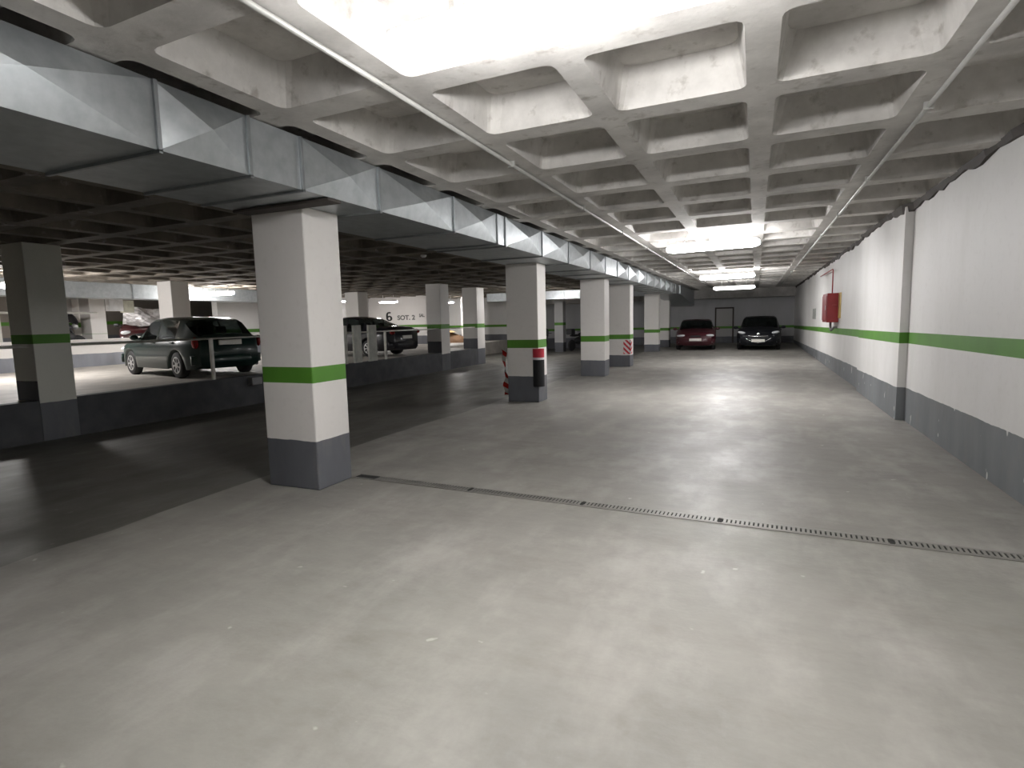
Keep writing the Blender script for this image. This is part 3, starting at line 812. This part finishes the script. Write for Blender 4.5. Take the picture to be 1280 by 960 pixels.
# ------------------------------------------------------------------ motorcycles
def motorcycle(loc, rz, label, group):
    t = thing('motorcycle', loc, label, 'motorcycle', rz, group)
    for x in (-.66, .66):
        b = bmesh.new(); lathe(b, [(.20, -.05), (.28, -.05), (.31, 0), (.28, .05), (.20, .05)], 24); w = finish(b, 'wheel', M['rubber'], t, True); w.location = (x, 0, .31)
    b = bmesh.new(); ellipsoid(b, (.1, 0, .55), (.55, .16, .22)); ellipsoid(b, (.25, 0, .86), (.30, .17, .14)); finish(b, 'body', M['dark'], t, True)
    b = bmesh.new(); ellipsoid(b, (-.38, 0, .84), (.42, .15, .07)); finish(b, 'seat', M['rubber'], t, True)
    b = bmesh.new(); path_tube(b, [(.66, 0, .31), (.50, 0, .75), (.42, 0, 1.0)], .035); path_tube(b, [(.30, -.36, 1.04), (.42, -.15, 1.05), (.42, .15, 1.05), (.30, .36, 1.04)], .018); finish(b, 'handlebar', M['dark'], t, True)
    b = bmesh.new(); ellipsoid(b, (.56, 0, 1.14), (.05, .20, .24), Matrix.Rotation(-.5, 4, 'Y')); finish(b, 'windscreen', M['dark'], t, True)
    b = bmesh.new(); box(b, -.92, -.58, -.2, .2, .90, 1.22, .05); finish(b, 'top_box', M['dark'], t)
    b = bmesh.new(); ellipsoid(b, (.62, 0, .9), (.09, .09, .09)); finish(b, 'headlight', M['hub'], t, True)
    return t
m0 = motorcycle((-9.05, 30.7, LZ + .08), 1.2, 'dark motorcycle by the dim end wall between the guarded pillars', 'parked motorcycles')
m1 = dup(m0, (-10.95, 30.4, LZ + .005), 1.9, 'dark motorcycle left of the dim pillar at the dark end', 'parked motorcycles')
m2 = dup(m0, (-20.1, 10.75, .752), PI / 2 + .05, 'dark motorcycle seen over the white parapet wall', 'parked motorcycles')

# door in the end wall
d = thing('door_1', (-1.62, YB - .03, 0), 'grey door with dark frame in the end wall between the facing cars', 'door'); d['kind'] = 'structure'
b = bmesh.new(); box(b, -.50, -.42, -.02, .029, 0, 1.98); box(b, .42, .50, -.02, .029, 0, 1.98); box(b, -.50, .50, -.02, .029, 1.90, 1.98); finish(b, 'door_frame', M['gasket'], d)
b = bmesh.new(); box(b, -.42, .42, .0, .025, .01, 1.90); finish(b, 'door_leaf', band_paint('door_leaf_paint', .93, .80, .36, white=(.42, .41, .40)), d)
b = bmesh.new(); tube(b, (.34, -.05, 1.0), (.22, -.05, 1.0), .012); tube(b, (.34, -.05, 1.0), (.34, 0, 1.0), .012); finish(b, 'door_handle', M['chrome'], d)

# ------------------------------------------------------------------ world, camera, view
w = bpy.data.worlds.new('W'); S.world = w; w.use_nodes = True
w.node_tree.nodes['Background'].inputs[0].default_value = (.5, .5, .55, 1); w.node_tree.nodes['Background'].inputs[1].default_value = 0.0

cd = bpy.data.cameras.new('camera'); cam = bpy.data.objects.new('camera', cd); COL.objects.link(cam); S.camera = cam
cd.sensor_fit = 'HORIZONTAL'; cd.sensor_width = 36; cd.lens = 710 / 1280 * 36; cd.clip_start = .05; cd.clip_end = 200
def vec(px, py): return Vector((px - 640, -(py - 480), -710.))
Yc = vec(945, 394).normalized(); Zc = -vec(790, 6870); Zc = (Zc - Zc.dot(Yc) * Yc).normalized(); Xc = Yc.cross(Zc)
R = Matrix((Xc, Yc, Zc))
cam.matrix_world = Matrix.Translation((0, 0, 1.5)) @ R.to_4x4()

S.view_settings.view_transform = 'Standard'; S.view_settings.look = 'None'; S.view_settings.gamma = 1; S.view_settings.use_curve_mapping = False
S.view_settings.exposure = 1.32
S.cycles.max_bounces = 10; S.cycles.diffuse_bounces = 6; S.cycles.glossy_bounces = 4; S.cycles.transparent_max_bounces = 12
S.cycles.use_denoising = True; S.cycles.sample_clamp_indirect = 8
